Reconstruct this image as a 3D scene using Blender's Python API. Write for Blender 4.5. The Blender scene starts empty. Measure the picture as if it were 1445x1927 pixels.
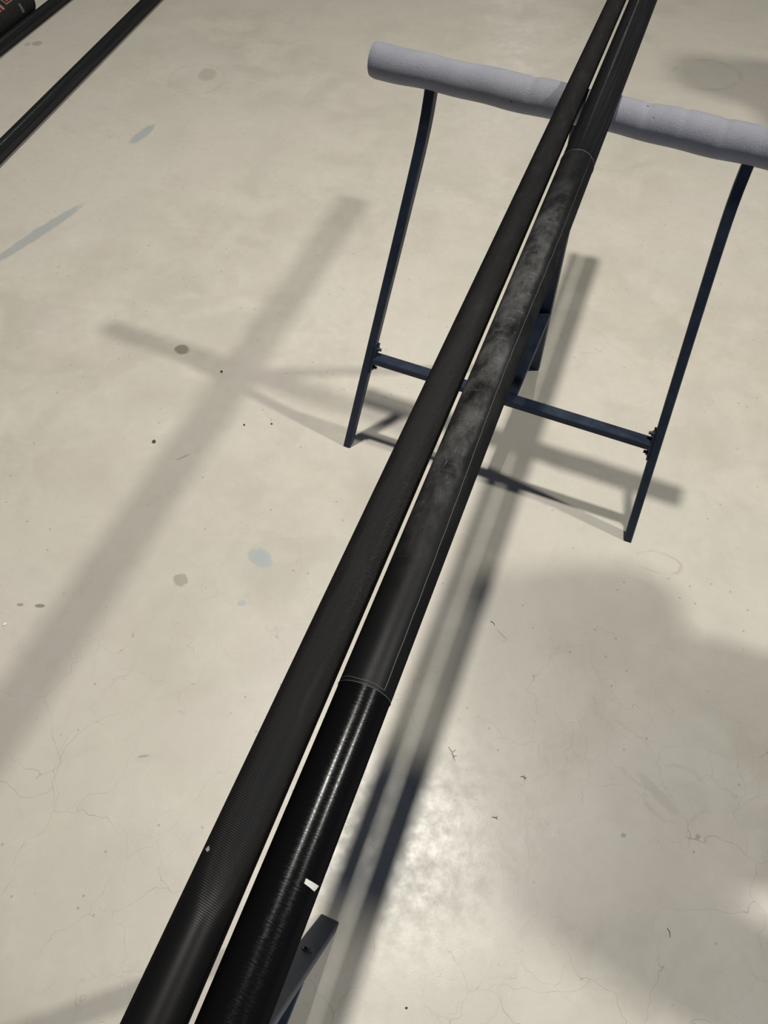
import bpy, bmesh, math, random
from mathutils import Vector, Matrix
random.seed(7)
sc = bpy.context.scene
COL = sc.collection
R = math.radians

# ------------------------------------------------------------------ camera
F_PX, IMG_W, IMG_H = 1394.55, 1445.0, 1927.0
CAM_H, PITCH, ROLL = 1.4095, R(56.5965), R(2.1872)
fwd = Vector((0, math.cos(PITCH), -math.sin(PITCH)))
up0 = Vector((0, math.sin(PITCH), math.cos(PITCH)))
rt0 = Vector((1, 0, 0))
rt = rt0 * math.cos(ROLL) + up0 * math.sin(ROLL)
up = up0 * math.cos(ROLL) - rt0 * math.sin(ROLL)
cam = bpy.data.cameras.new('camera')
cam_o = bpy.data.objects.new('camera', cam)
COL.objects.link(cam_o)
M = Matrix((rt, up, -fwd)).transposed().to_4x4()
M.translation = Vector((0, 0, CAM_H))
cam_o.matrix_world = M
cam.sensor_fit = 'VERTICAL'
cam.sensor_height = 24.0
cam.lens = F_PX * 24.0 / IMG_H
cam.clip_start = 0.02
cam.clip_end = 200
sc.camera = cam_o

# ------------------------------------------------------------------ world, lamps, exposure
sc.view_settings.view_transform = 'Standard'
sc.view_settings.look = 'None'
sc.view_settings.gamma = 1.0
sc.view_settings.use_curve_mapping = False
sc.view_settings.exposure = 0.0
world = bpy.data.worlds.new('hall_interior')
sc.world = world
world.use_nodes = True
bg = world.node_tree.nodes['Background']
bg.inputs['Color'].default_value = (1.0, 0.98, 0.97, 1)
bg.inputs['Strength'].default_value = 0.030

def lamp(name, loc, target, size, power, color, shape='DISK', size_y=None, spread=180):
    l = bpy.data.lights.new(name, 'AREA')
    l.shape = shape
    l.size = size
    if size_y: l.size_y = size_y
    l.energy = power
    l.spread = R(spread)
    l.color = color
    o = bpy.data.objects.new(name, l)
    COL.objects.link(o)
    o.location = loc
    o.rotation_euler = (Vector(target) - Vector(loc)).to_track_quat('-Z', 'Y').to_euler()
    return o
lamp('high_bay_lamp', (0.132, 1.368, 6.88), (0.132, 1.368, 0), 0.24, 67, (1.0, 0.965, 0.865), spread=78)
lamp('high_bay_lamp', (3.98, 0.188, 5.35), (-0.9, 1.3, 0), 0.24, 87, (1.0, 0.98, 0.865), spread=118)
lamp('high_bay_lamp', (2.2, 15.5, 6.2), (2.2, 15.5, 0), 0.35, 52, (1.0, 0.97, 0.90))
lamp('high_bay_lamp', (-0.93, 7.8, 6.3), (-0.93, 7.8, 0), 0.26, 22, (1.0, 0.97, 0.90))
lamp('cool_fill_light', (2.6, -3.4, 1.7), (0.4, 1.0, 0.3), 2.0, 28, (0.20, 0.48, 1.0), 'RECTANGLE', 1.5)  # added bluish fill for legs, foam and right-hand floor; no known window there

# ------------------------------------------------------------------ helpers
def wloc(o):
    v = Vector((0, 0, 0))
    while o is not None:
        v += o.location
        o = o.parent
    return v

def obj(name, verts, faces, mat, parent=None, uvs=None, smooth=True, loc=None, label=None):
    off = wloc(parent) if parent is not None else Vector((0, 0, 0))
    base = Vector(loc) if loc is not None else (sum((Vector(v) for v in verts), Vector()) / len(verts) if parent is not None else Vector((0, 0, 0)))
    me = bpy.data.meshes.new(name)
    me.from_pydata([tuple(Vector(v) - base) for v in verts], [], faces)
    me.polygons.foreach_set('use_smooth', [smooth] * len(me.polygons))
    if uvs:
        lay = me.uv_layers.new(name='UVMap')
        for poly in me.polygons:
            for li, vi in zip(poly.loop_indices, faces[poly.index]):
                pass
        k = 0
        for f_uv in uvs:
            for c in f_uv:
                lay.data[k].uv = c
                k += 1
    me.materials.append(mat)
    me.update()
    o = bpy.data.objects.new(name, me)
    COL.objects.link(o)
    if parent is not None: o.parent = parent
    o.location = base - off
    if label: o['label'] = label
    return o

def sharpen(o, angle=35):
    me = o.data
    bm = bmesh.new(); bm.from_mesh(me)
    for e in bm.edges:
        if len(e.link_faces) == 2 and e.calc_face_angle(0) > R(angle): e.smooth = False
    bm.to_mesh(me); bm.free()
    return o

def thing(name, loc, label, cat, group=None):
    o = bpy.data.objects.new(name, None)
    o.empty_display_size = 0.05
    COL.objects.link(o)
    o.location = loc
    o['label'] = label; o['category'] = cat
    if group: o['group'] = group
    return o

def frame(d):
    d = Vector(d).normalized()
    z = Vector((0, 0, 1))
    n = d.cross(z).normalized()          # to the right when looking along d
    w = n.cross(d).normalized()          # upwards
    return d, n, w

def tube(A, B, rad, name, mat, parent=None, seg=48, n=2, s0=0.0, caps=True, arc=None, hollow=None, label=None, loc=None, wob=None):
    """tube from A to B; rad = radius or function of s (metres from s0); arc = (deg0, deg1) about straight up"""
    A = Vector(A); B = Vector(B)
    d, nn, w = frame(B - A)
    L = (B - A).length
    rf = rad if callable(rad) else (lambda s: rad)
    verts, faces, uvs = [], [], []
    if arc: a0, a1 = R(arc[0]), R(arc[1])
    else: a0, a1 = -math.pi, math.pi
    for i in range(n + 1):
        t = L * i / n; s = s0 + t
        for k in range(seg + 1):
            if not arc and k == seg: continue
            a = a0 + (a1 - a0) * k / seg
            r = rf(s)
            if wob: r += wob(s, a)
            verts.append(A + d * t + (nn * math.sin(a) + w * math.cos(a)) * r)
    row = seg + 1 if arc else seg
    for i in range(n):
        for k in range(seg):
            k2 = k + 1 if arc else (k + 1) % seg
            faces.append((i * row + k, i * row + k2, (i + 1) * row + k2, (i + 1) * row + k))
            u0 = a0 + (a1 - a0) * k / seg; u1 = a0 + (a1 - a0) * (k + 1) / seg
            va = s0 + L * i / n; vb = s0 + L * (i + 1) / n
            uvs.append([(u0, va), (u1, va), (u1, vb), (u0, vb)])
    if caps and not arc:
        if hollow:
            for side, i in ((0, 0), (1, n)):
                b = len(verts)
                for dep in (0.0, 0.03):
                    for k in range(seg):
                        a = a0 + (a1 - a0) * k / seg
                        p = A + d * (L * i / n + (dep if side == 0 else -dep))
                        verts.append(p + (nn * math.sin(a) + w * math.cos(a)) * hollow)
                for k in range(seg):
                    k2 = (k + 1) % seg
                    f = [(i * row + k2, i * row + k, b + k, b + k2), (b + k2, b + k, b + seg + k, b + seg + k2)]
                    for q in f:
                        faces.append(q if side == 0 else q[::-1]); uvs.append([(0, 0)] * 4)
        else:
            faces.append(tuple(range(seg - 1, -1, -1))); uvs.append([(0, 0)] * seg)
            faces.append(tuple(n * row + k for k in range(seg))); uvs.append([(0, 0)] * seg)
    if loc is None and parent is None: loc = A
    o = obj(name, verts, faces, mat, parent, uvs, True, loc, label)
    return sharpen(o)

def sweep_rect(pts, hw, hd, side, name, mat, parent=None, bevel=0.0015, end_planes=None, label=None):
    """rectangular bar along pts: hw = half width along 'side', hd = half depth; bevelled corners"""
    side = Vector(side).normalized()
    P = [Vector(p) for p in pts]
    prof = []
    b = bevel
    for sx, sy in ((1, 1), (-1, 1), (-1, -1), (1, -1)):
        c = [(sx * hw, sy * (hd - b)), (sx * (hw - b), sy * hd)]
        if sx * sy < 0: c = c[::-1]
        prof += c
    verts, faces = [], []
    m = len(prof)
    for i, p in enumerate(P):
        t = (P[min(i + 1, len(P) - 1)] - P[max(i - 1, 0)]).normalized()
        sd = (side - t * side.dot(t)).normalized()
        dp = t.cross(sd).normalized()
        for x, y in prof:
            q = p + sd * x + dp * y
            if end_planes and i in (0, len(P) - 1):
                zpl = end_planes[0 if i == 0 else 1]
                if zpl is not None: q = q + t * ((zpl - q.z) / t.z)
            verts.append(q)
    for i in range(len(P) - 1):
        for k in range(m):
            k2 = (k + 1) % m
            faces.append((i * m + k, i * m + k2, (i + 1) * m + k2, (i + 1) * m + k))
    faces.append(tuple(range(m - 1, -1, -1)))
    faces.append(tuple((len(P) - 1) * m + k for k in range(m)))
    o = obj(name, verts, faces, mat, parent, None, True, None, label)
    bm = bmesh.new(); bm.from_mesh(o.data); bmesh.ops.recalc_face_normals(bm, faces=bm.faces); bm.to_mesh(o.data); bm.free()
    return sharpen(o, 25)

# ------------------------------------------------------------------ node helpers
class NT:
    def __init__(self, name):
        self.m = bpy.data.materials.new(name); self.m.use_nodes = True
        self.t = self.m.node_tree
        self.b = self.t.nodes['Principled BSDF']
    def n(self, typ, **kw):
        o = self.t.nodes.new(typ)
        for k, v in kw.items(): setattr(o, k, v)
        return o
    def put(self, sock, v):
        if isinstance(v, bpy.types.NodeSocket): self.t.links.new(v, sock)
        elif isinstance(v, (tuple, list)) and sock.type == 'RGBA' and len(v) == 3: sock.default_value = (*v, 1)
        else: sock.default_value = v
    def math(self, op, a, b=0.0, c=0.0, clamp=False):
        o = self.n('ShaderNodeMath', operation=op, use_clamp=clamp)
        for i, v in enumerate((a, b, c)): self.put(o.inputs[i], v)
        return o.outputs[0]
    def ramp(self, v, lo, hi, a=0.0, b=1.0, smooth=True):
        o = self.n('ShaderNodeMapRange', interpolation_type='SMOOTHSTEP' if smooth else 'LINEAR')
        for i, x in enumerate((v, lo, hi, a, b)): self.put(o.inputs[i], x)
        return o.outputs[0]
    def mix(self, f, a, b, mode='MIX'):
        o = self.n('ShaderNodeMix', data_type='RGBA', blend_type=mode)
        self.put(o.inputs[0], f); self.put(o.inputs[6], a); self.put(o.inputs[7], b)
        return o.outputs[2]
    def noise(self, vec, scale, detail=4, rough=0.5, dist=0.0, out=0):
        o = self.n('ShaderNodeTexNoise')
        self.put(o.inputs['Vector'], vec)
        o.inputs['Scale'].default_value = scale; o.inputs['Detail'].default_value = detail
        o.inputs['Roughness'].default_value = rough; o.inputs['Distortion'].default_value = dist
        return o.outputs[out]
    def coord(self, out='Object'):
        return self.n('ShaderNodeTexCoord').outputs[out]
    def mapping(self, vec, loc=(0, 0, 0), rot=(0, 0, 0), scale=(1, 1, 1), typ='POINT'):
        o = self.n('ShaderNodeMapping', vector_type=typ)
        self.put(o.inputs['Vector'], vec)
        o.inputs['Location'].default_value = loc; o.inputs['Rotation'].default_value = rot; o.inputs['Scale'].default_value = scale
        return o.outputs[0]
    def bump(self, h, strength, dist, normal=None):
        o = self.n('ShaderNodeBump')
        o.inputs['Strength'].default_value = strength; o.inputs['Distance'].default_value = dist
        self.put(o.inputs['Height'], h)
        if normal: self.put(o.inputs['Normal'], normal)
        return o.outputs[0]
    def bs(self, **kw):
        for k, v in kw.items(): self.put(self.b.inputs[k.replace('_', ' ')], v)
        return self.m

# ------------------------------------------------------------------ concrete floor
def floor_material():
    T = NT('polished_concrete')
    pos = T.coord('Object')
    big = T.noise(pos, 1.1, 5, .55)
    med = T.noise(pos, 5.5, 6, .6, .4)
    fine = T.noise(pos, 38, 5, .65)
    grain = T.noise(pos, 420, 3, .7)
    col = T.mix(T.ramp(med, .33, .68), (.475, .440, .385), (.565, .530, .470))
    col = T.mix(T.ramp(big, .40, .62), col, (.55, .515, .462))
    pink = T.noise(T.mapping(pos, loc=(3.1, 7.7, 0)), 2.6, 3, .5)
    col = T.mix(T.ramp(pink, .50, .68, 0, .5), col, (.56, .505, .475))
    col = T.mix(T.ramp(fine, .35, .7, 0, .22), col, (.43, .40, .36))
    col = T.mix(T.ramp(grain, .58, .8, 0, .30), col, (.36, .335, .30))
    blot = T.noise(T.mapping(pos, loc=(1.3, 4.1, 0)), 12, 6, .68, .6)
    col = T.mix(T.ramp(blot, .52, .72, 0, .38), col, (.455, .415, .385))
    col = T.mix(T.ramp(blot, .30, .46, .28, 0), col, (.60, .575, .525))
    green = T.noise(T.mapping(pos, loc=(9.1, 2.7, 0)), 3.4, 4, .6)
    col = T.mix(T.ramp(green, .52, .68, 0, .35), col, (.50, .50, .455))
    # hair cracks: cell borders, broken up and only in places
    wv = T.n('ShaderNodeVectorMath', operation='MULTIPLY_ADD')
    T.put(wv.inputs[0], T.noise(pos, 8, 3, .55, 0, 1)); wv.inputs[1].default_value = (.16, .16, 0); T.put(wv.inputs[2], pos)
    sp_ = T.n('ShaderNodeSeparateXYZ'); T.put(sp_.inputs[0], pos)
    slab = T.ramp(T.math('ADD', sp_.outputs[1], T.math('MULTIPLY', T.noise(pos, 1.7, 3), .6)), .65, 1.25, 1, .18)
    for scale, seed, lo, strength, wid in ((5.6, 0.0, .43, .55, .0046), (13.5, 4.2, .45, .50, .0080), (2.6, 8.5, .48, .40, .0024)):
        v = T.n('ShaderNodeTexVoronoi', feature='DISTANCE_TO_EDGE', voronoi_dimensions='2D')
        T.put(v.inputs['Vector'], T.mapping(wv.outputs[0], loc=(seed, seed * 1.7, 0))); v.inputs['Scale'].default_value = scale
        line = T.ramp(v.outputs['Distance'], 0.0, wid, 1, 0)
        msk = T.ramp(T.noise(T.mapping(pos, loc=(seed + 1, 2, 0)), 2.4, 3, .6), lo, lo + .14)
        col = T.mix(T.math('MULTIPLY', T.math('MULTIPLY', line, msk), T.math('MULTIPLY', slab, strength)), col, (.20, .18, .16))
    # scattered pits and specks
    v = T.n('ShaderNodeTexVoronoi', feature='F1', voronoi_dimensions='2D'); T.put(v.inputs['Vector'], pos); v.inputs['Scale'].default_value = 17
    pit = T.math('MULTIPLY', T.ramp(v.outputs['Distance'], .02, .055, 1, 0), T.ramp(T.noise(pos, 7.3, 2), .52, .6))
    col = T.mix(T.math('MULTIPLY', pit, .55), col, (.22, .20, .18))
    v2 = T.n('ShaderNodeTexVoronoi', feature='F1', voronoi_dimensions='2D'); T.put(v2.inputs['Vector'], T.mapping(pos, loc=(5, 3, 0))); v2.inputs['Scale'].default_value = 26
    sp = T.math('MULTIPLY', T.ramp(v2.outputs['Distance'], .015, .04, 1, 0), T.ramp(T.noise(pos, 6.1, 2), .55, .62))
    col = T.mix(T.math('MULTIPLY', sp, .6), col, (.72, .69, .62))
    # individual stains: x, y, half length, half width, angle, colour, strength, ring
    st = [(-.5487, 1.4185, .022, .023, 0, (.20, .17, .135), .80, 0), (-.4268, .7353, .017, .018, 0, (.30, .285, .24), .70, 0),
          (-1.0644, 1.8748, .20, .022, 58, (.33, .35, .36), .75, 0), (-.8672, 2.4266, .075, .022, 66, (.33, .36, .375), .75, 0),
          (-.2653, .7973, .034, .022, -35, (.36, .40, .42), .85, 0), (-.2310, .8100, .052, .040, 10, (.44, .42, .33), .45, 1),
          (-.2907, .687, .010, .008, 0, (.37, .41, .43), .7, 0), (-.7079, .6632, .012, .005, 0, (.2, .18, .15), .8, 0),
          (-.7491, .6639, .008, .004, 0, (.22, .2, .17), .7, 0), (-.7138, 2.8344, .038, .050, 0, (.36, .315, .255), .55, 0),
          (-.745, 2.80, .10, .11, 0, (.40, .36, .30), .30, 1), (.6085, .8222, .050, .026, -12, (.40, .355, .27), .60, 1),
          (1.1618, 2.975, .13, .11, 20, (.40, .37, .31), .40, 1), (.448, .2597, .0055, .0045, 0, (.28, .33, .36), .85, 0),
          (-1.3947, 3.0151, .020, .020, 0, (.33, .30, .25), .7, 0), (-1.4293, 3.0082, .012, .02, 0, (.35, .32, .27), .6, 0),
          (.489, .40, .035, .075, 35, (.43, .39, .33), .45, 1), (.555, .335, .06, .05, 20, (.42, .375, .315), .45, 1),
          (.52, .335, .012, .055, 40, (.40, .36, .30), .40, 0), (-.4295, .3656, .012, .003, 10, (.28, .26, .23), .6, 0),
          (-.4818, 1.0643, .020, .003, 35, (.28, .255, .22), .6, 0), (.5257, 1.5123, .06, .05, 0, (.42, .385, .32), .35, 1),
          (.2532, .6372, .018, .0018, -48, (.30, .27, .23), .6, 0), (-.34, 1.94, .03, .04, 0, (.45, .42, .36), .3, 1)]
    wob = T.n('ShaderNodeVectorMath', operation='MULTIPLY_ADD')
    T.put(wob.inputs[0], T.noise(pos, 30, 5, .6, 0, 1)); wob.inputs[1].default_value = (.022, .022, 0); T.put(wob.inputs[2], pos)
    for x, y, a, b, ang, c, s, ring in st:
        k = min(1.0, min(a, b) / .018)
        src = wob.outputs[0] if k > .6 else pos
        o = .011 if k > .6 else 0
        mp = T.mapping(src, loc=(x + o, y + o, 0), rot=(0, 0, R(ang)), scale=(a, b, 1), typ='TEXTURE')
        ln = T.n('ShaderNodeVectorMath', operation='LENGTH'); T.put(ln.inputs[0], mp)
        if ring:
            f = T.math('MULTIPLY', T.ramp(ln.outputs[1], .86, 1.0), T.ramp(ln.outputs[1], 1.0, 1.10, 1, 0))
            f = T.math('MULTIPLY', f, T.ramp(T.noise(pos, 14, 3), .40, .58))
        else:
            f = T.ramp(ln.outputs[1], .70, 1.05, 1, 0)
        col = T.mix(T.math('MULTIPLY', f, s), col, c)
    rough = T.ramp(T.noise(pos, 6, 6, .65), .3, .75, .29, .39)
    rough = T.math('ADD', rough, T.ramp(fine, .3, .7, -.04, .05))
    h = T.math('ADD', T.math('MULTIPLY', fine, .5), T.math('MULTIPLY', grain, .25))
    nrm = T.bump(h, .10, .0025)
    return T.bs(Base_Color=col, Roughness=rough, Normal=nrm, Specular_IOR_Level=.5)
FLOOR_MAT = floor_material()
fo = obj('floor', [(-14, -12, 0), (14, -12, 0), (14, 16, 0), (-14, 16, 0)], [(0, 1, 2, 3)], FLOOR_MAT, None, None, False, (0, 0, 0))
fo['kind'] = 'structure'

# ------------------------------------------------------------------ other materials
def carbon(name, mode):
    """black carbon tube; UV: x = angle in radians, y = metres along the tube"""
    T = NT(name)
    uv = T.n('ShaderNodeUVMap', uv_map='UVMap').outputs[0]
    sep = T.n('ShaderNodeSeparateXYZ'); T.put(sep.inputs[0], uv)
    U, V = sep.outputs[0], sep.outputs[1]
    um = T.math('MULTIPLY', U, .0195)                                # metres around
    cmb = T.n('ShaderNodeCombineXYZ'); T.put(cmb.inputs[0], um); T.put(cmb.inputs[1], V)
    P = cmb.outputs[0]
    def weave(per):
        k = 2 * math.pi / per
        a = T.math('SINE', T.math('MULTIPLY', T.math('ADD', um, T.math('MULTIPLY', V, .55)), k))
        b = T.math('SINE', T.math('MULTIPLY', T.math('SUBTRACT', T.math('MULTIPLY', um, .8), T.math('MULTIPLY', V, .85)), k))
        return T.math('MULTIPLY', a, b)
    col, rough = (.0070, .0070, .0078), .38
    coat = (.012, .012, .0125)
    if mode == 'matte':
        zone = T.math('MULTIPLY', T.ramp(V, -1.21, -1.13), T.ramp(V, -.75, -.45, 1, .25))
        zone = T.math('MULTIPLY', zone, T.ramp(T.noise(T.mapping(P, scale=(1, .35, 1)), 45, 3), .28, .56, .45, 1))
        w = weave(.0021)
        wear = T.ramp(T.noise(T.mapping(P, scale=(1, .4, 1)), 60, 6, .7), .45, .8)
        rub = T.math('MULTIPLY', T.ramp(V, -.80, -.5), wear)
        col = T.mix(T.math('MULTIPLY', rub, .6), (.0070, .0070, .0078), (.026, .026, .028))
        dust = T.ramp(T.noise(P, 520, 2, .6), .70, .80)
        col = T.mix(T.math('MULTIPLY', dust, .35), col, (.11, .11, .11))
        arcs = T.noise(T.mapping(P, scale=(18, 260, 1), rot=(0, 0, .25)), 1.0, 3, .6)
        am = T.math('MULTIPLY', T.ramp(arcs, .70, .80), T.ramp(T.noise(P, 14, 2), .52, .66))
        col = T.mix(T.math('MULTIPLY', T.math('MULTIPLY', am, T.ramp(V, -1.0, -.7)), .5), col, (.13, .13, .13))
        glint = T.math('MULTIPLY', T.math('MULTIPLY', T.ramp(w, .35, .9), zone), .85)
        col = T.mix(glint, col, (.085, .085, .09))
        rough = T.ramp(V, -1.05, -.6, .36, .55)
        nrm = T.bump(T.math('MULTIPLY', w, zone), .5, .0007)
        coat = (.0135, .0130, .0130)
    elif mode == 'gloss':
        # filament-wound tube: fine hoops round it, glossy
        hoop = T.noise(T.mapping(P, scale=(25, 900, 1)), 1.0, 3, .6)
        fleck = T.noise(T.mapping(P, scale=(260, 700, 1)), 1.0, 3, .7)
        old = T.ramp(V, -.30, -.20)                                  # beyond the wrap the tube is dull and streaked
        streak = T.noise(T.mapping(P, scale=(420, 5, 1)), 1.0, 4, .6)
        col = T.mix(T.math('MULTIPLY', T.ramp(streak, .40, .80, .3, 1), old), (.0042, .0042, .0050), (.018, .018, .020))
        rough = T.math('ADD', T.math('SUBTRACT', .20, T.math('MULTIPLY', old, .03)), T.ramp(fleck, .4, .7, -.03, .10))
        nrm = T.bump(T.math('ADD', hoop, T.math('MULTIPLY', fleck, .5)), .11, .0004)
        coat = T.mix(old, (.0085, .0085, .0088), (.034, .034, .035))
    else:
        # bonded wrap: satin near its end, rubbed grey with fine ribs in its middle
        n1 = T.noise(T.mapping(P, scale=(1, .5, 1)), 42, 6, .65)
        zone = T.math('MULTIPLY', T.ramp(V, -.95, -.72), T.ramp(V, -.44, -.28, 1, .10))
        away = T.ramp(U, .25, .55, 1, .12)
        rub = T.math('MULTIPLY', T.math('MULTIPLY', T.ramp(n1, .30, .72), zone), away)
        rib = T.math('SINE', T.math('MULTIPLY', T.math('ADD', um, T.math('MULTIPLY', V, .30)), 2 * math.pi / .0013))
        ribm = T.ramp(rib, -.2, .9)
        scr = T.noise(T.mapping(P, scale=(30, 420, 1), rot=(0, 0, -.5)), 1.0, 4, .65)
        scr2 = T.noise(T.mapping(P, scale=(300, 60, 1), rot=(0, 0, .8)), 1.0, 4, .65)
        col = T.mix(T.math('MULTIPLY', rub, T.ramp(rib, -.6, 1, .45, 1)), (.0080, .0080, .0088), (.125, .125, .127))
        sm = T.math('MULTIPLY', T.math('ADD', T.ramp(scr, .60, .74), T.math('MULTIPLY', T.ramp(scr2, .60, .72), .7)), T.math('MULTIPLY', zone, away))
        col = T.mix(T.math('MULTIPLY', sm, .6, clamp=True), col, (.20, .20, .20))
        dust = T.ramp(T.noise(P, 600, 2, .6), .70, .80)
        col = T.mix(T.math('MULTIPLY', dust, .4), col, (.12, .12, .12))
        rough = T.math('SUBTRACT', T.ramp(n1, .3, .7, .36, .46), T.ramp(V, -.55, -.35, 0, .15))
        nrm = T.bump(T.math('ADD', T.math('MULTIPLY', ribm, T.ramp(zone, 0, 1, .15, 1)), T.math('MULTIPLY', n1, .5)), .30, .0006)
        coat = T.mix(T.ramp(V, -.60, -.35), (.011, .011, .0112), (.030, .030, .031))
    T.t.nodes.remove(T.b)
    df = T.n('ShaderNodeBsdfDiffuse'); gl = T.n('ShaderNodeBsdfGlossy'); ad = T.n('ShaderNodeAddShader')
    T.put(df.inputs['Color'], col); T.put(df.inputs['Normal'], nrm)
    T.put(gl.inputs['Color'], coat); T.put(gl.inputs['Roughness'], rough); T.put(gl.inputs['Normal'], nrm)
    T.t.links.new(df.outputs[0], ad.inputs[0]); T.t.links.new(gl.outputs[0], ad.inputs[1])
    T.t.links.new(ad.outputs[0], T.t.nodes['Material Output'].inputs['Surface'])
    return T.m
M_MATTE = carbon('matte_woven_carbon', 'matte')
M_GLOSS = carbon('glossy_wound_carbon', 'gloss')
M_WRAP = carbon('scuffed_carbon_wrap', 'wrap')

def simple(name, c, rough, metal=0.0, nscale=0, namt=0, spec=.5):
    T = NT(name)
    col = c
    if nscale:
        col = T.mix(T.ramp(T.noise(T.coord('Object'), nscale, 4, .6), .3, .7, 0, namt), c, tuple(min(1, x * 1.7 + .01) for x in c))
    return T.bs(Base_Color=col, Roughness=rough, Metallic=metal, Specular_IOR_Level=spec)
M_EDGE = simple('resin_edge', (.085, .085, .088), .5)
M_PLUG = simple('black_plastic_plug', (.012, .012, .013), .5, 0, 60, .3)
M_TAG = simple('white_tape', (.62, .60, .55), .6, 0, 220, .25)
M_CHIP = simple('grey_scuff', (.35, .37, .37), .6, 0, 220, .25)
M_BOLT = simple('blackened_steel', (.012, .013, .016), .42, .3, 90, .4)
M_BAG = simple('black_bag_cloth', (.007, .007, .008), .75, 0, 90, .5, .3)
M_RED = simple('red_print', (.42, .035, .03), .6)
M_PALE = simple('pale_print', (.24, .15, .12), .6)
M_GREY = simple('grey_print', (.10, .10, .105), .6)
M_STEM = simple('dry_stem', (.22, .165, .09), .8, 0, 300, .4)
M_GRIT = simple('dark_grit', (.05, .042, .035), .85, 0, 300, .4)
M_PCHIP = simple('cream_chip', (.75, .70, .55), .7, 0, 300, .2)

def paint_material():
    T = NT('navy_paint')
    pos = T.coord('Object')
    n1 = T.noise(pos, 25, 5, .6)
    col = T.mix(T.ramp(n1, .35, .7), (.015, .022, .040), (.024, .034, .058))
    col = T.mix(T.math('MULTIPLY', T.ramp(T.noise(pos, 240, 3, .7), .62, .74), .35), col, (.09, .10, .11))
    rough = T.ramp(n1, .3, .7, .40, .52)
    return T.bs(Base_Color=col, Roughness=rough, Normal=T.bump(T.noise(pos, 160, 3), .06, .002), Specular_IOR_Level=.2)
M_PAINT = paint_material()

def foam_material():
    T = NT('grey_foam')
    pos = T.coord('Object')
    n1 = T.noise(pos, 18, 5, .6)
    cells = T.n('ShaderNodeTexVoronoi', feature='F1'); T.put(cells.inputs['Vector'], pos); cells.inputs['Scale'].default_value = 380
    n2 = T.noise(pos, 620, 4, .75)
    col = T.mix(T.ramp(n1, .3, .7), (.205, .208, .255), (.245, .247, .292))
    col = T.mix(T.ramp(n2, .56, .74, 0, .6), col, (.43, .43, .47))
    v = T.n('ShaderNodeTexVoronoi', feature='F1'); T.put(v.inputs['Vector'], pos); v.inputs['Scale'].default_value = 34
    dent = T.math('MULTIPLY', T.ramp(v.outputs['Distance'], .04, .09, 1, 0), T.ramp(T.noise(pos, 21, 2), .55, .6))
    col = T.mix(T.math('MULTIPLY', dent, .8), col, (.09, .09, .10))
    h = T.math('ADD', T.math('MULTIPLY', cells.outputs['Distance'], .15), T.math('MULTIPLY', n2, .9))
    nrm = T.bump(h, .9, .0013)
    nrm = T.bump(T.math('SUBTRACT', 1, dent), .6, .002, nrm)
    return T.bs(Base_Color=col, Roughness=.62, Normal=nrm, Specular_IOR_Level=.4, Sheen_Weight=.12)
M_FOAM = foam_material()

# ------------------------------------------------------------------ trestles
ANG = R(71.2015)
D1 = Vector((math.cos(ANG), math.sin(ANG), 0)); N1 = Vector((D1.y, -D1.x, 0))
D2 = (D1 + N1 * -.0019).normalized()
Q1 = Vector((.27277, 1.17500, .836574)); Q2 = Vector((.31452, 1.16079, .842735))
S_NEAR, S_FAR = -2.35, .667
def r1(s): return .0162 + .0032 * (-s) / 1.1
def r2(s): return .02235 - .00055 * (-s) / 1.1

BAR_Z, W1, W2, T_F, T_R = 0.8, 0.2594, 0.3423, 0.1754, 0.2516
OV, HC, HB, RF = 0.0988, 0.2529, 0.6804, 0.0264

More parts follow.
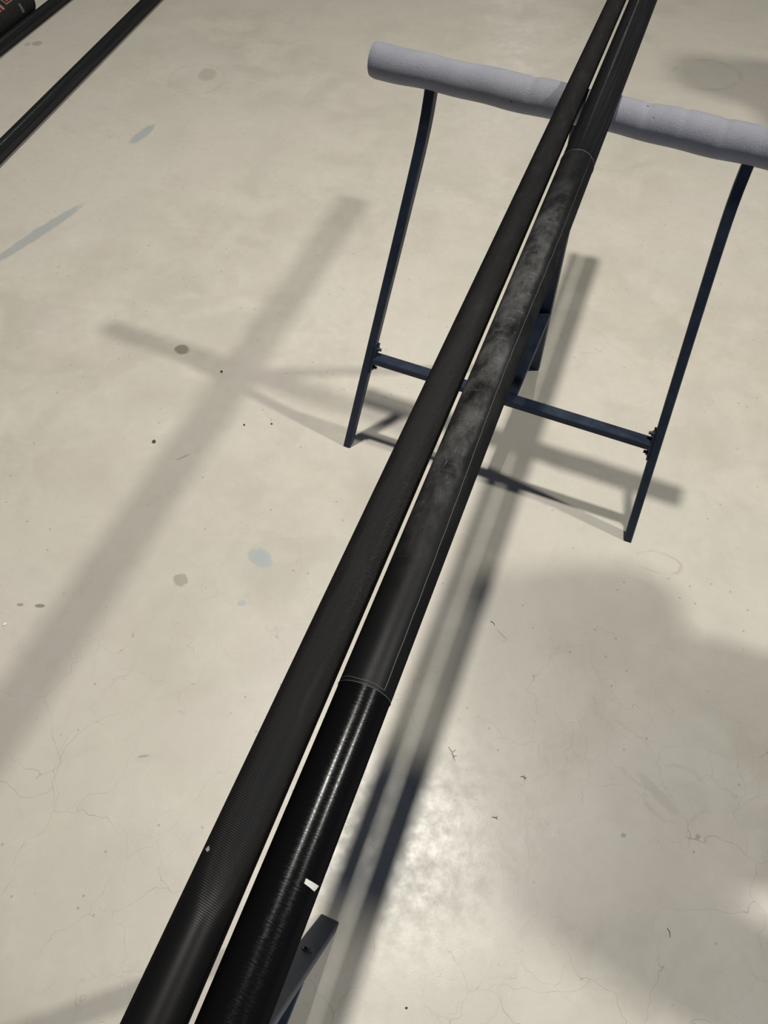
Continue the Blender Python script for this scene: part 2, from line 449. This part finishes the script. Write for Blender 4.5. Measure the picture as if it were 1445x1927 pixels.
def tube_cross(cx, cy, u, x):
    """for a point x along a rail: radius, axis height and sideways offset of each long tube"""
    out = []
    p = Vector((cx, cy, 0)) + u * x
    for Q, D, rf in ((Q1, D1, r1), (Q2, D2, r2)):
        d = p - Vector((Q.x, Q.y, 0))
        s = d.dot(D)
        out.append((rf(s), Q.z, d.dot(Vector((D.y, -D.x, 0)))))
    return out
def trestle(cx, cy, deg, label, near):
    a = R(deg)
    u = Vector((math.cos(a), math.sin(a), 0)); v = Vector((-math.sin(a), math.cos(a), 0))
    b = Vector((cx, cy, 0))
    Z = Vector((0, 0, 1))
    t = thing('trestle', b, label, 'trestle', 'foam-topped trestles under the two long tubes')
    def at(x, y, z): return b + u * x + v * y + Z * z
    def leg_pt(s, z):
        k = (BAR_Z - z) / BAR_Z
        # splayed below the bend, upright above it, with a rounded bend
        wt, hb, rr = (.2570 if s > 0 else .2510), .73, .05
        e = hb - z
        w = wt + (W2 - wt) / hb * (0.5 * (e + math.sqrt(e * e + rr * rr)))
        return at(s * w, -T_F * k, z)
    zs = [0, .12, .25, .38, .5, .56, .60, .63, .655, .675, .695, .715, .74, .77, .79]
    for s in (-1, 1):
        sweep_rect([leg_pt(s, z) for z in zs], .0088, .0115, u, 'front_leg', M_PAINT, t, .0018, (0.0, None))
    hl = W1 + OV
    # top rail (hidden in the foam, seen at its ends)
    sweep_rect([at(-hl + .004, 0, BAR_Z), at(hl - .004, 0, BAR_Z)], .0105, .0105, v, 'top_rail', M_PAINT, t)
    # crossbar between the front legs
    yk = -T_F * (BAR_Z - HC) / BAR_Z
    zc = HC
    sweep_rect([leg_pt(-1, zc) + u * .0125, leg_pt(1, zc) - u * .0125], .0125, .0082, v, 'crossbar', M_PAINT, t)
    for s in (-1, 1):
        # end plate welded to the crossbar and bolted to the leg, with its two bolts
        pl_pts = []
        for dz in (-.032, .032):
            q = leg_pt(s, zc + dz) - u * s * .0108
            pl_pts.append(q)
        pl = sweep_rect(pl_pts, .0018, .0125, u, 'end_plate', M_PAINT, t, .0004)
        for dz in (-.022, .024):
            q = leg_pt(s, zc + dz) - u * s * .0122
            tube(q, q - u * s * .0035, .0062, 'bolt', M_BOLT, pl, 6)
            tube(q - u * s * .0035, q - u * s * .009, .0034, 'bolt', M_BOLT, pl, 10)
    # rear leg: broad flat tube from the floor up under the rail
    def rear(z, off=0): return at(0, T_R * (BAR_Z - z) / BAR_Z + off, z)
    rl = sweep_rect([rear(0), rear(.3), rear(.79)], .0168, .0085, u, 'rear_leg', M_PAINT, t, .0018, (0.0, None))
    # brace from the crossbar back to the rear leg
    sweep_rect([at(0, yk + .0125, HC), at(0, T_R * (BAR_Z - HC) / BAR_Z - .008, HC)], .0168, .0085, u, 'brace', M_PAINT, t, .0018)
    tl = (rear(.8) - rear(0)).normalized()
    nf = tl.cross(u).normalized()
    if nf.dot(v) < 0: nf = -nf
    q = rear(.19) + nf * .0085
    tube(q - nf * .002, q + nf * .0012, .0085, 'washer', M_BOLT, rl, 20)
    tube(q, q + nf * .005, .0052, 'bolt', M_BOLT, rl, 6)
    # foam sleeve
    ph = random.random() * 6
    def wob(s, ang):
        top = max(0, math.cos(ang))
        r = .0009 * math.sin(s * 23 + ph) + .0006 * math.sin(s * 61 + 1.3 * ph + ang)
        for c, dp in ((.27, .0022), (.335, .0020), (.45, .0022), (.505, .0018), (.565, .0018), (.62, .0015)):
            r -= dp * top * math.exp(-((s - c) / .006) ** 2)
        r += .0016 * max(0, (s - .40)) / .3
        if s < .012: r -= .0022 * (1 - s / .012) ** 2
        ca = math.cos(ang)
        if ca > .2:
            for r_t, hc_t, dx_t in tube_cross(cx, cy, u, s - hl):
                dx = dx_t - RF * math.sin(ang) * 0
                if abs(dx) < r_t * 1.6:
                    zb_ = hc_t - math.sqrt(max(0, r_t * r_t - dx * dx)) if abs(dx) < r_t else hc_t
                    lim = (zb_ - .0006 - BAR_Z) / ca - RF
                    r = min(r, lim)
        if s > 2 * hl - .012: r -= .0022 * (1 - (2 * hl - s) / .012) ** 2
        return r
    tube(at(-hl, 0, BAR_Z), at(hl, 0, BAR_Z), RF, 'foam_sleeve', M_FOAM, t, 72, 260, 0.0, True, None, .0155, 'grey foam tube slipped over the rail', None, wob)
    return t
trestle(.2897, 1.1687, -20.3232, 'navy blue trestle with grey foam top, in full view under the two tubes', False)
trestle(-.1553, -.1308, -20.5292, 'nearer trestle, only its flat rear leg showing at the bottom edge', True)

# ------------------------------------------------------------------ the two long tubes on the trestles
m1 = thing('carbon_tube', Q1 + D1 * S_NEAR + Vector((0, 0, -r1(S_NEAR))), 'matt black tube with woven skin, left one of the pair on the trestles', 'tube', 'long tubes lying on the trestles')
tube(Q1 + D1 * S_NEAR, Q1 + D1 * S_FAR, r1, 'tube_body', M_MATTE, m1, 64, 60, S_NEAR, True)
for s, e in ((S_FAR, 1), (S_NEAR, -1)):
    tube(Q1 + D1 * (s - .001 * e), Q1 + D1 * (s + .012 * e), r1(s) * .93, 'end_plug', M_PLUG, m1, 32)
def ringp(Q, D, s, phi, r):
    d, n, w = frame(D)
    return Q + D * s + (n * math.sin(R(phi)) + w * math.cos(R(phi))) * r
def patch(Q, D, rf, corners, lift, name, mat, parent, div=6, label=None):
    """small thin sticker on a tube; corners = four (s, phi) in order"""
    vs, fs = [], []
    for lay in (lift, .00005):
        for i in range(div + 1):
            for j in range(div + 1):
                x, y = i / div, j / div
                a = [c * (1 - x) for c in corners[0]]; 
                s = (corners[0][0] * (1 - x) + corners[1][0] * x) * (1 - y) + (corners[3][0] * (1 - x) + corners[2][0] * x) * y
                p = (corners[0][1] * (1 - x) + corners[1][1] * x) * (1 - y) + (corners[3][1] * (1 - x) + corners[2][1] * x) * y
                vs.append(ringp(Q, D, s, p, rf(s) + lay))
    n = div + 1
    for i in range(div):
        for j in range(div):
            q = (i * n + j, (i + 1) * n + j, (i + 1) * n + j + 1, i * n + j + 1)
            fs.append(q); fs.append(tuple(n * n + k for k in q[::-1]))
    rim = [i * n for i in range(n)] + [div * n + j for j in range(1, n)] + [i * n + div for i in range(div - 1, -1, -1)] + [j for j in range(div - 1, 0, -1)]
    for a, b in zip(rim, rim[1:] + rim[:1]): fs.append((b, a, a + n * n, b + n * n))
    return obj(name, vs, fs, mat, parent, None, False, None, label)
patch(Q1, D1, r1, [(-1.1552, -44), (-1.1575, -36), (-1.1590, -40), (-1.1578, -50)], .0004, 'chip_mark', M_CHIP, m1, 3, 'small pale chip mark')

m2 = thing('carbon_tube', Q2 + D2 * S_NEAR + Vector((0, 0, -r2(S_NEAR))), 'black tube with scuffed wrap and white tape scrap, right one on the trestles', 'tube', 'long tubes lying on the trestles')
tube(Q2 + D2 * S_NEAR, Q2 + D2 * S_FAR, r2, 'tube_body', M_GLOSS, m2, 72, 60, S_NEAR, True)
for s, e in ((S_FAR, 1), (S_NEAR, -1)):
    tube(Q2 + D2 * (s - .001 * e), Q2 + D2 * (s + .012 * e), r2(s) * .93, 'end_plug', M_PLUG, m2, 32)
SA, SB = -1.0130, -.2340
tube(Q2 + D2 * SA, Q2 + D2 * SB, lambda s: r2(s) + .0003, 'carbon_wrap', M_WRAP, m2, 72, 40, SA, True, None, None, 'satin wrap rubbed grey along its middle')
wrap = m2.children[-1]
# overlapping strip of the wrap: left edge, right seam and cut end
PA, PB = -58.0, 44.0
def seam_phi(s): return 43.5 - 10.0 * math.exp(-((s + .66) / .17) ** 2)
vs, fs, us = [], [], []
NS, NP = 60, 26
for i in range(NS + 1):
    s = -1.0100 + (SB - .001 + 1.0100) * i / NS
    for k in range(NP + 1):
        p = PA + (seam_phi(s) - PA) * k / NP
        vs.append(ringp(Q2, D2, s, p, r2(s) + .0007))
for i in range(NS):
    for k in range(NP):
        fs.append((i * (NP + 1) + k, i * (NP + 1) + k + 1, (i + 1) * (NP + 1) + k + 1, (i + 1) * (NP + 1) + k))
        s0 = -1.0100 + (SB - .001 + 1.0100) * i / NS; s1 = -1.0100 + (SB - .001 + 1.0100) * (i + 1) / NS
        pf = lambda s, k: R(PA + (seam_phi(s) - PA) * k / NP)
        us.append([(pf(s0, k), s0), (pf(s0, k + 1), s0), (pf(s1, k + 1), s1), (pf(s1, k), s1)])
obj('overlap_strip', vs, fs, M_WRAP, wrap, us)
def bead(path, rad, name, parent):
    vs, fs = [], []
    m = 6
    for i, p in enumerate(path):
        d, n, w = None, None, None
        tt = (path[min(i + 1, len(path) - 1)] - path[max(i - 1, 0)]).normalized()
        h = Vector((0, 0, 1)) if abs(tt.z) < .9 else Vector((1, 0, 0))
        n = tt.cross(h).normalized(); w = n.cross(tt)
        for k in range(m):
            a = 2 * math.pi * k / m
            vs.append(p + (n * math.cos(a) + w * math.sin(a)) * rad)
    for i in range(len(path) - 1):
        for k in range(m):
            fs.append((i * m + k, i * m + (k + 1) % m, (i + 1) * m + (k + 1) % m, (i + 1) * m + k))
    return obj(name, vs, fs, M_EDGE, parent)
bead([ringp(Q2, D2, SA, p, r2(SA) + .0003) for p in range(-120, 121, 5)], .00035, 'wrap_edge', wrap)
bead([ringp(Q2, D2, SB, p, r2(SB) + .0003) for p in range(-120, 121, 5)], .0005, 'wrap_edge', wrap)
bead([ringp(Q2, D2, -1.0100 + .0009 * math.sin(p * .11) * .3, p, r2(-1) + .0007) for p in range(-58, 45, 4)], .00035, 'wrap_edge', wrap)
bead([ringp(Q2, D2, -1.0100 + (SB + 1.0100) * i / 70, seam_phi(-1.01 + (SB + 1.01) * i / 70) + .5 * math.sin(i * 1.9), r2(-.6) + .0006) for i in range(71)], .00032, 'seam', wrap)
patch(Q2, D2, r2, [(-1.1509, 33.8), (-1.1512, 71.2), (-1.1556, 63.0), (-1.1541, 33.9)], .0005, 'white_tag', M_TAG, m2, 6, 'small torn scrap of white tape')

# ------------------------------------------------------------------ tubes and bag lying on the floor at the left
def floor_tube(P, ang, r, s0, s1, label):
    d = Vector((math.cos(ang), math.sin(ang), 0))
    p = Vector((P[0], P[1], r))
    t = thing('carbon_tube', Vector((P[0], P[1], 0)) + d * s0, label, 'tube', 'tubes lying on the floor')
    tube(p + d * s0, p + d * s1, r, 'tube_body', M_WORN, t, 48, 30, s0, True)
    for s, e in ((s1, 1), (s0, -1)):
        tube(p + d * (s - .001 * e), p + d * (s + .012 * e), r * .92, 'end_plug', M_PLUG, t, 24)
    return t
def worn_material():
    T = NT('worn_carbon')
    uv = T.n('ShaderNodeUVMap', uv_map='UVMap').outputs[0]
    streak = T.noise(T.mapping(uv, scale=(9, 4, 1)), 1.0, 5, .65)
    fl = T.noise(T.mapping(uv, scale=(14, 90, 1)), 1.0, 4, .7)
    col = T.mix(T.ramp(streak, .35, .75), (.010, .010, .011), (.024, .024, .026))
    col = T.mix(T.ramp(fl, .66, .78, 0, .5), col, (.10, .095, .09))
    T.t.nodes.remove(T.b)
    nrm = T.bump(fl, .15, .0008)
    df = T.n('ShaderNodeBsdfDiffuse'); gl = T.n('ShaderNodeBsdfGlossy'); ad = T.n('ShaderNodeAddShader')
    T.put(df.inputs['Color'], col); T.put(gl.inputs['Color'], (.030, .030, .030)); T.put(gl.inputs['Roughness'], T.ramp(fl, .3, .7, .17, .28)); T.put(gl.inputs['Normal'], nrm)
    T.t.links.new(df.outputs[0], ad.inputs[0]); T.t.links.new(gl.outputs[0], ad.inputs[1])
    T.t.links.new(ad.outputs[0], T.t.nodes['Material Output'].inputs['Surface'])
    return T.m
M_WORN = worn_material()
floor_tube((-1.262, 2.349), 1.337, .0245, -2.0, 2.6, 'long black tube lying alone on the bare floor, crossing the upper left corner')
floor_tube((-1.473, 3.032), 1.289, .0220, -2.0, 2.3, 'black tube on the floor right beside the printed black bag')

bd = Vector((math.cos(R(74.2)), math.sin(R(74.2)), 0))
BP = Vector((-1.545, 3.05, .058)); BS = .205
bag = thing('tube_bag', (BP.x, BP.y, 0), 'black cloth tube bag with red and pale print in the top left corner', 'bag')
def bag_r(s):
    e = BS - s
    if e < .035: return .058 * math.sqrt(max(.02, 1 - (1 - e / .035) ** 2 * .45))
    return .058
tube(BP + bd * -.7, BP + bd * BS, bag_r, 'bag_body', M_BAG, bag, 40, 120, -.7, True)
def bagpatch(corn, name, mat, lift=.0006): return patch(BP, bd, bag_r, corn, lift, name, mat, bag, 4)
bagpatch([(.096, 62), (.096, 92), (.111, 96), (.107, 62)], 'reflective_mark', M_GREY)
# two blocks of outlined print, too small in the photograph to read
def outline(s0, s1, p0, p1, mat, nm='print'):
    w = .0045; dp = 3.5
    bagpatch([(s0, p0), (s0, p1), (s0 + w, p1), (s0 + w, p0)], nm, mat)
    bagpatch([(s1 - w, p0), (s1 - w, p1), (s1, p1), (s1, p0)], nm, mat)
    bagpatch([(s0 + w, p0), (s0 + w, p0 + dp), (s1 - w, p0 + dp), (s1 - w, p0)], nm, mat)
    bagpatch([(s0 + w, p1 - dp), (s0 + w, p1), (s1 - w, p1), (s1 - w, p1 - dp)], nm, mat)
outline(.048, .118, 17, 43, M_PALE)
for k in range(3):
    bagpatch([(.061 + k * .017, 23), (.061 + k * .017, 37), (.069 + k * .017, 37), (.069 + k * .017, 23)], 'print', M_RED)
for k in range(4):
    bagpatch([(-.045 + k * .020, 22), (-.045 + k * .020, 50), (-.033 + k * .020, 50), (-.033 + k * .020, 22)], 'print', M_RED if k % 3 == 2 else M_PALE)
bagpatch([(.066, -2), (.066, 10), (.106, 10), (.106, -2)], 'print', M_RED)

# ------------------------------------------------------------------ litter on the floor
def crumb(x, y, r, mat, label, flat=.6):
    bm = bmesh.new()
    bmesh.ops.create_icosphere(bm, subdivisions=1, radius=r)
    for v in bm.verts:
        v.co *= random.uniform(.72, 1.2); v.co.z *= flat
    mz = min(v.co.z for v in bm.verts)
    for v in bm.verts: v.co.z -= mz
    vs = [v.co.copy() + Vector((x, y, 0)) for v in bm.verts]
    fs = [tuple(v.index for v in f.verts) for f in bm.faces]
    bm.free()
    o = obj('grit_crumb' if mat is M_GRIT else 'paint_chip', vs, fs, mat, None, None, False, (x, y, 0))
    o['label'] = label; o['category'] = 'debris'
    return o
crumb(-.4334, 1.3438, .0042, M_GRIT, 'dark grit crumb in the crossing of the two broad shadows')
crumb(-.3506, 1.1693, .0030, M_GRIT, 'tiny dark grit crumb, left one of a pair left of the trestle foot')
crumb(-.2847, 1.176, .0030, M_GRIT, 'tiny dark grit crumb, right one of a pair near the left trestle foot')
crumb(-.5598, 1.1057, .0050, M_GRIT, 'dark grit crumb beside the broad tube shadow left of the trestle')
crumb(.0656, -.0081, .0022, M_GRIT, 'black grit crumb near the bottom edge in the bright patch')
crumb(-.7669, .6186, .0042, M_PCHIP, 'cream paint chip on the floor at the left edge', .4)
def twig(x, y, strands, label):
    t = thing('dry_stem', (x, y, 0), label, 'debris')
    for ax, ay, bx, by, r in strands:
        A = Vector((x + ax, y + ay, r)); B = Vector((x + bx, y + by, r)); C_ = (A + B) / 2 + Vector((.002, .001, .0015))
        pts = [A, A.lerp(C_, .5) + Vector((0, 0, .0004)), C_, C_.lerp(B, .5), B]
        vs, fs = [], []
        for i, p in enumerate(pts):
            d, n, w = frame(B - A)
            rr = r * .75 * (1 - .5 * i / 4)
            for k in range(5):
                a = 2 * math.pi * k / 5
                q = p + (n * math.cos(a) + w * math.sin(a)) * rr
                vs.append(q)
        for i in range(4):
            for k in range(5): fs.append((i * 5 + k, i * 5 + (k + 1) % 5, i * 5 + 5 + (k + 1) % 5, i * 5 + 5 + k))
        fs.append(tuple(range(4, -1, -1))); fs.append(tuple(20 + k for k in range(5)))
        obj('stalk', vs, fs, M_STEM if len(strands) > 1 else M_GRIT, t)
    return t
twig(.1445, .3901, [(-.006, .014, .006, -.012, .0006), (.001, .004, .008, .010, .0005), (.002, -.004, .010, -.002, .0005), (.003, -.008, -.003, .002, .0005)], 'sprig of dry brown stem on the floor right of the two tube shadows')
twig(.2765, .3515, [(-.006, .004, .005, -.002, .0006), (0, .006, .001, -.006, .0006), (.001, 0, .007, .003, .0005)], 'small curled brown stem on pale floor at lower centre')
twig(.2198, .2801, [(-.005, .002, .005, -.002, .0008), (.001, .001, .005, .003, .0006)], 'short dark brown stem fragment on the bright floor at lower centre')
twig(.5014, .109, [(-.001, .008, .001, -.006, .0007)], 'short black splinter on the grey floor at lower right')
twig(.2357, .6603, [(-.005, .007, .003, -.004, .0008)], 'thin dark splinter right of the two tube shadows, mid frame')

# ------------------------------------------------------------------ two people standing right of the frame; their shadows fall into it
M_SKIN = simple('skin', (.45, .28, .20), .5)
M_JACKET = simple('blue_jacket', (.035, .075, .19), .85, 0, 40, .3)
M_JEANS = simple('dark_jeans', (.025, .035, .065), .85, 0, 60, .3)
M_HAIR = simple('brown_hair', (.05, .032, .02), .6, 0, 90, .5)
M_SHOE = simple('dark_shoes', (.03, .028, .026), .5)
def skinned(name, pts, edges, radii, root=0, sub=2):
    me = bpy.data.meshes.new(name)
    me.from_pydata(pts, edges, [])
    o = bpy.data.objects.new(name, me)
    COL.objects.link(o)
    md = o.modifiers.new('skin', 'SKIN'); md.use_smooth_shade = True
    for i, r in enumerate(radii):
        r = r if isinstance(r, tuple) else (r, r)
        me.skin_vertices[0].data[i].radius = r
        me.skin_vertices[0].data[i].use_root = (i == root)
    sb = o.modifiers.new('sub', 'SUBSURF'); sb.levels = sub; sb.render_levels = sub
    dg = bpy.context.evaluated_depsgraph_get()
    ev = o.evaluated_get(dg).to_mesh()
    vs = [v.co.copy() for v in ev.vertices]; fs = [tuple(p.vertices) for p in ev.polygons]
    o.evaluated_get(dg).to_mesh_clear()
    bpy.data.objects.remove(o); bpy.data.meshes.remove(me)
    return vs, fs
def person(x, y, yaw, k, reach, lean, label):
    root = thing('person', (x, y, 0), label, 'person', None)
    ca, sa = math.cos(yaw), math.sin(yaw)
    def W(p): return Vector((x + (p[0] * ca - p[1] * sa) * k, y + (p[0] * sa + p[1] * ca) * k, p[2] * k))
    # local frame: faces -x, right hand at +y
    P = [(0, 0, .95), (0, 0, 1.10), (.005, 0, 1.28), (.01, 0, 1.42), (.005, lean * .45, 1.50), (-.01, lean * .8, 1.56), (-.02, lean, 1.66), (-.015, lean, 1.735)]
    Rr = [(.13, .21), (.13, .205), (.13, .205), (.10, .15), .055, .058, (.078, .098), (.062, .08)]
    E = [(i, i + 1) for i in range(7)]
    hands = []
    for sg in (1, -1):
        b = len(P)
        if sg > 0 and reach:
            arm = [(.01, .20, 1.43), (.02, .205, 1.17), (-.145, .222, 1.19), (-.185, .224, 1.19)]
        else:
            arm = [(.01, sg * .185, 1.425), (.02, sg * .278, 1.13), (-.03, sg * .325, .93), (-.04, sg * .327, .885)]
        P += arm; Rr += [.074, .088, .044, (.036, .020)]
        E += [(3, b), (b, b + 1), (b + 1, b + 2), (b + 2, b + 3)]
        hands.append((Vector(arm[3]), (Vector(arm[3]) - Vector(arm[2])).normalized(), sg))
        b = len(P)
        P += [(.0, sg * .092, .86), (-.015, sg * .10, .50), (.02, sg * .105, .10), (-.05, sg * .11, .055), (-.13, sg * .115, .042)]
        Rr += [.088, .060, .042, (.045, .045), (.045, .032)]
        E += [(0, b), (b, b + 1), (b + 1, b + 2), (b + 2, b + 3), (b + 3, b + 4)]
    vs, fs = skinned('person', [W(p) for p in P], E, [tuple(k * q for q in r) if isinstance(r, tuple) else r * k for r in Rr])
    for h, d, sg in hands:
        side = Vector((0, sg, 0)) if abs(d.z) > .5 else Vector((0, 0, 1))
        wid = Vector((1, 0, 0)) if abs(d.z) > .5 else Vector((0, 1, 0))
        for n, (off, ln) in enumerate(((-.027, .068), (-.009, .078), (.010, .072), (.027, .056))):
            a = h + wid * off + d * .02; b1 = a + d * ln * .55 - side * .004; c1 = b1 + d * ln * .42 - side * .016
            v2, f2 = skinned('finger', [W(a), W(b1), W(c1)], [(0, 1), (1, 2)], [.0095 * k, .0085 * k, .007 * k], 0, 1)
            o_ = len(vs); vs += v2; fs += [tuple(q + o_ for q in f) for f in f2]
        a = h - wid * .026 - d * .01; b1 = a - wid * .022 + d * .028; c1 = b1 + d * .028 - side * .006
        v2, f2 = skinned('thumb', [W(a), W(b1), W(c1)], [(0, 1), (1, 2)], [.012 * k, .010 * k, .008 * k], 0, 1)
        o_ = len(vs); vs += v2; fs += [tuple(q + o_ for q in f) for f in f2]
    for pts, rr in (([(-.105, 0, 1.672), (-.128, 0, 1.645)], [.010, .014]), ([(-.005, .078, 1.66), (.01, .088, 1.655)], [.02, .016]), ([(-.005, -.078, 1.66), (.01, -.088, 1.655)], [.02, .016]),
                    ([(-.095, .034, 1.68), (-.102, .034, 1.68)], [.012, .011]), ([(-.095, -.034, 1.68), (-.102, -.034, 1.68)], [.012, .011]), ([(-.098, .02, 1.605), (-.098, -.02, 1.605)], [.009, .009])):
        v2, f2 = skinned('face', [W((p[0], p[1] + lean, p[2])) for p in pts], [(0, 1)], [r * k for r in rr], 0, 1)
        o_ = len(vs); vs += v2; fs += [tuple(q + o_ for q in f) for f in f2]
    mz = min(v.z for v in vs)
    vs = [v - Vector((0, 0, mz)) for v in vs]
    body = obj('body', vs, fs, M_SKIN, root)
    for m in (M_JACKET, M_JEANS, M_SHOE): body.data.materials.append(m)
    base = Vector(body.location) + Vector((x, y, 0))
    for p in body.data.polygons:
        c = p.center + base
        l = Vector(((c.x - x) * ca + (c.y - y) * sa, -(c.x - x) * sa + (c.y - y) * ca, c.z)) / k
        arm_out = abs(l.y) > .20 and l.z < 1.3
        if l.z > 1.50 and (abs(l.y - lean * .5) < .085 or l.z > 1.56): continue
        if arm_out and (l.x < -.10 or (l.z < .92 and l.z > .7)): continue
        p.material_index = 3 if l.z < .085 else 2 if (l.z < .93 and not arm_out) else 1
    hb = bmesh.new()
    bmesh.ops.create_uvsphere(hb, u_segments=28, v_segments=18, radius=1.0)
    for v in hb.verts: v.co = Vector((.008 + v.co.x * .100, lean + v.co.y * .096, 1.690 + v.co.z * .100))
    bmesh.ops.delete(hb, geom=[f for f in hb.faces if f.calc_center_median().z < (1.735 if f.calc_center_median().x < -.03 else 1.615)], context='FACES')
    hv = [W(v.co) for v in hb.verts]; hf = [tuple(v.index for v in f.verts) for f in hb.faces]
    hb.free()
    obj('hair', hv, hf, M_HAIR, root)
    return root
person(1.335, .37, 0, 1.05, True, -.135, 'person in blue jacket just outside the right edge, casting the soft shadow lower right')
person(2.10, 2.05, R(10), 1.04, False, 0, 'person in blue jacket outside the upper right, casting the soft corner shadow')
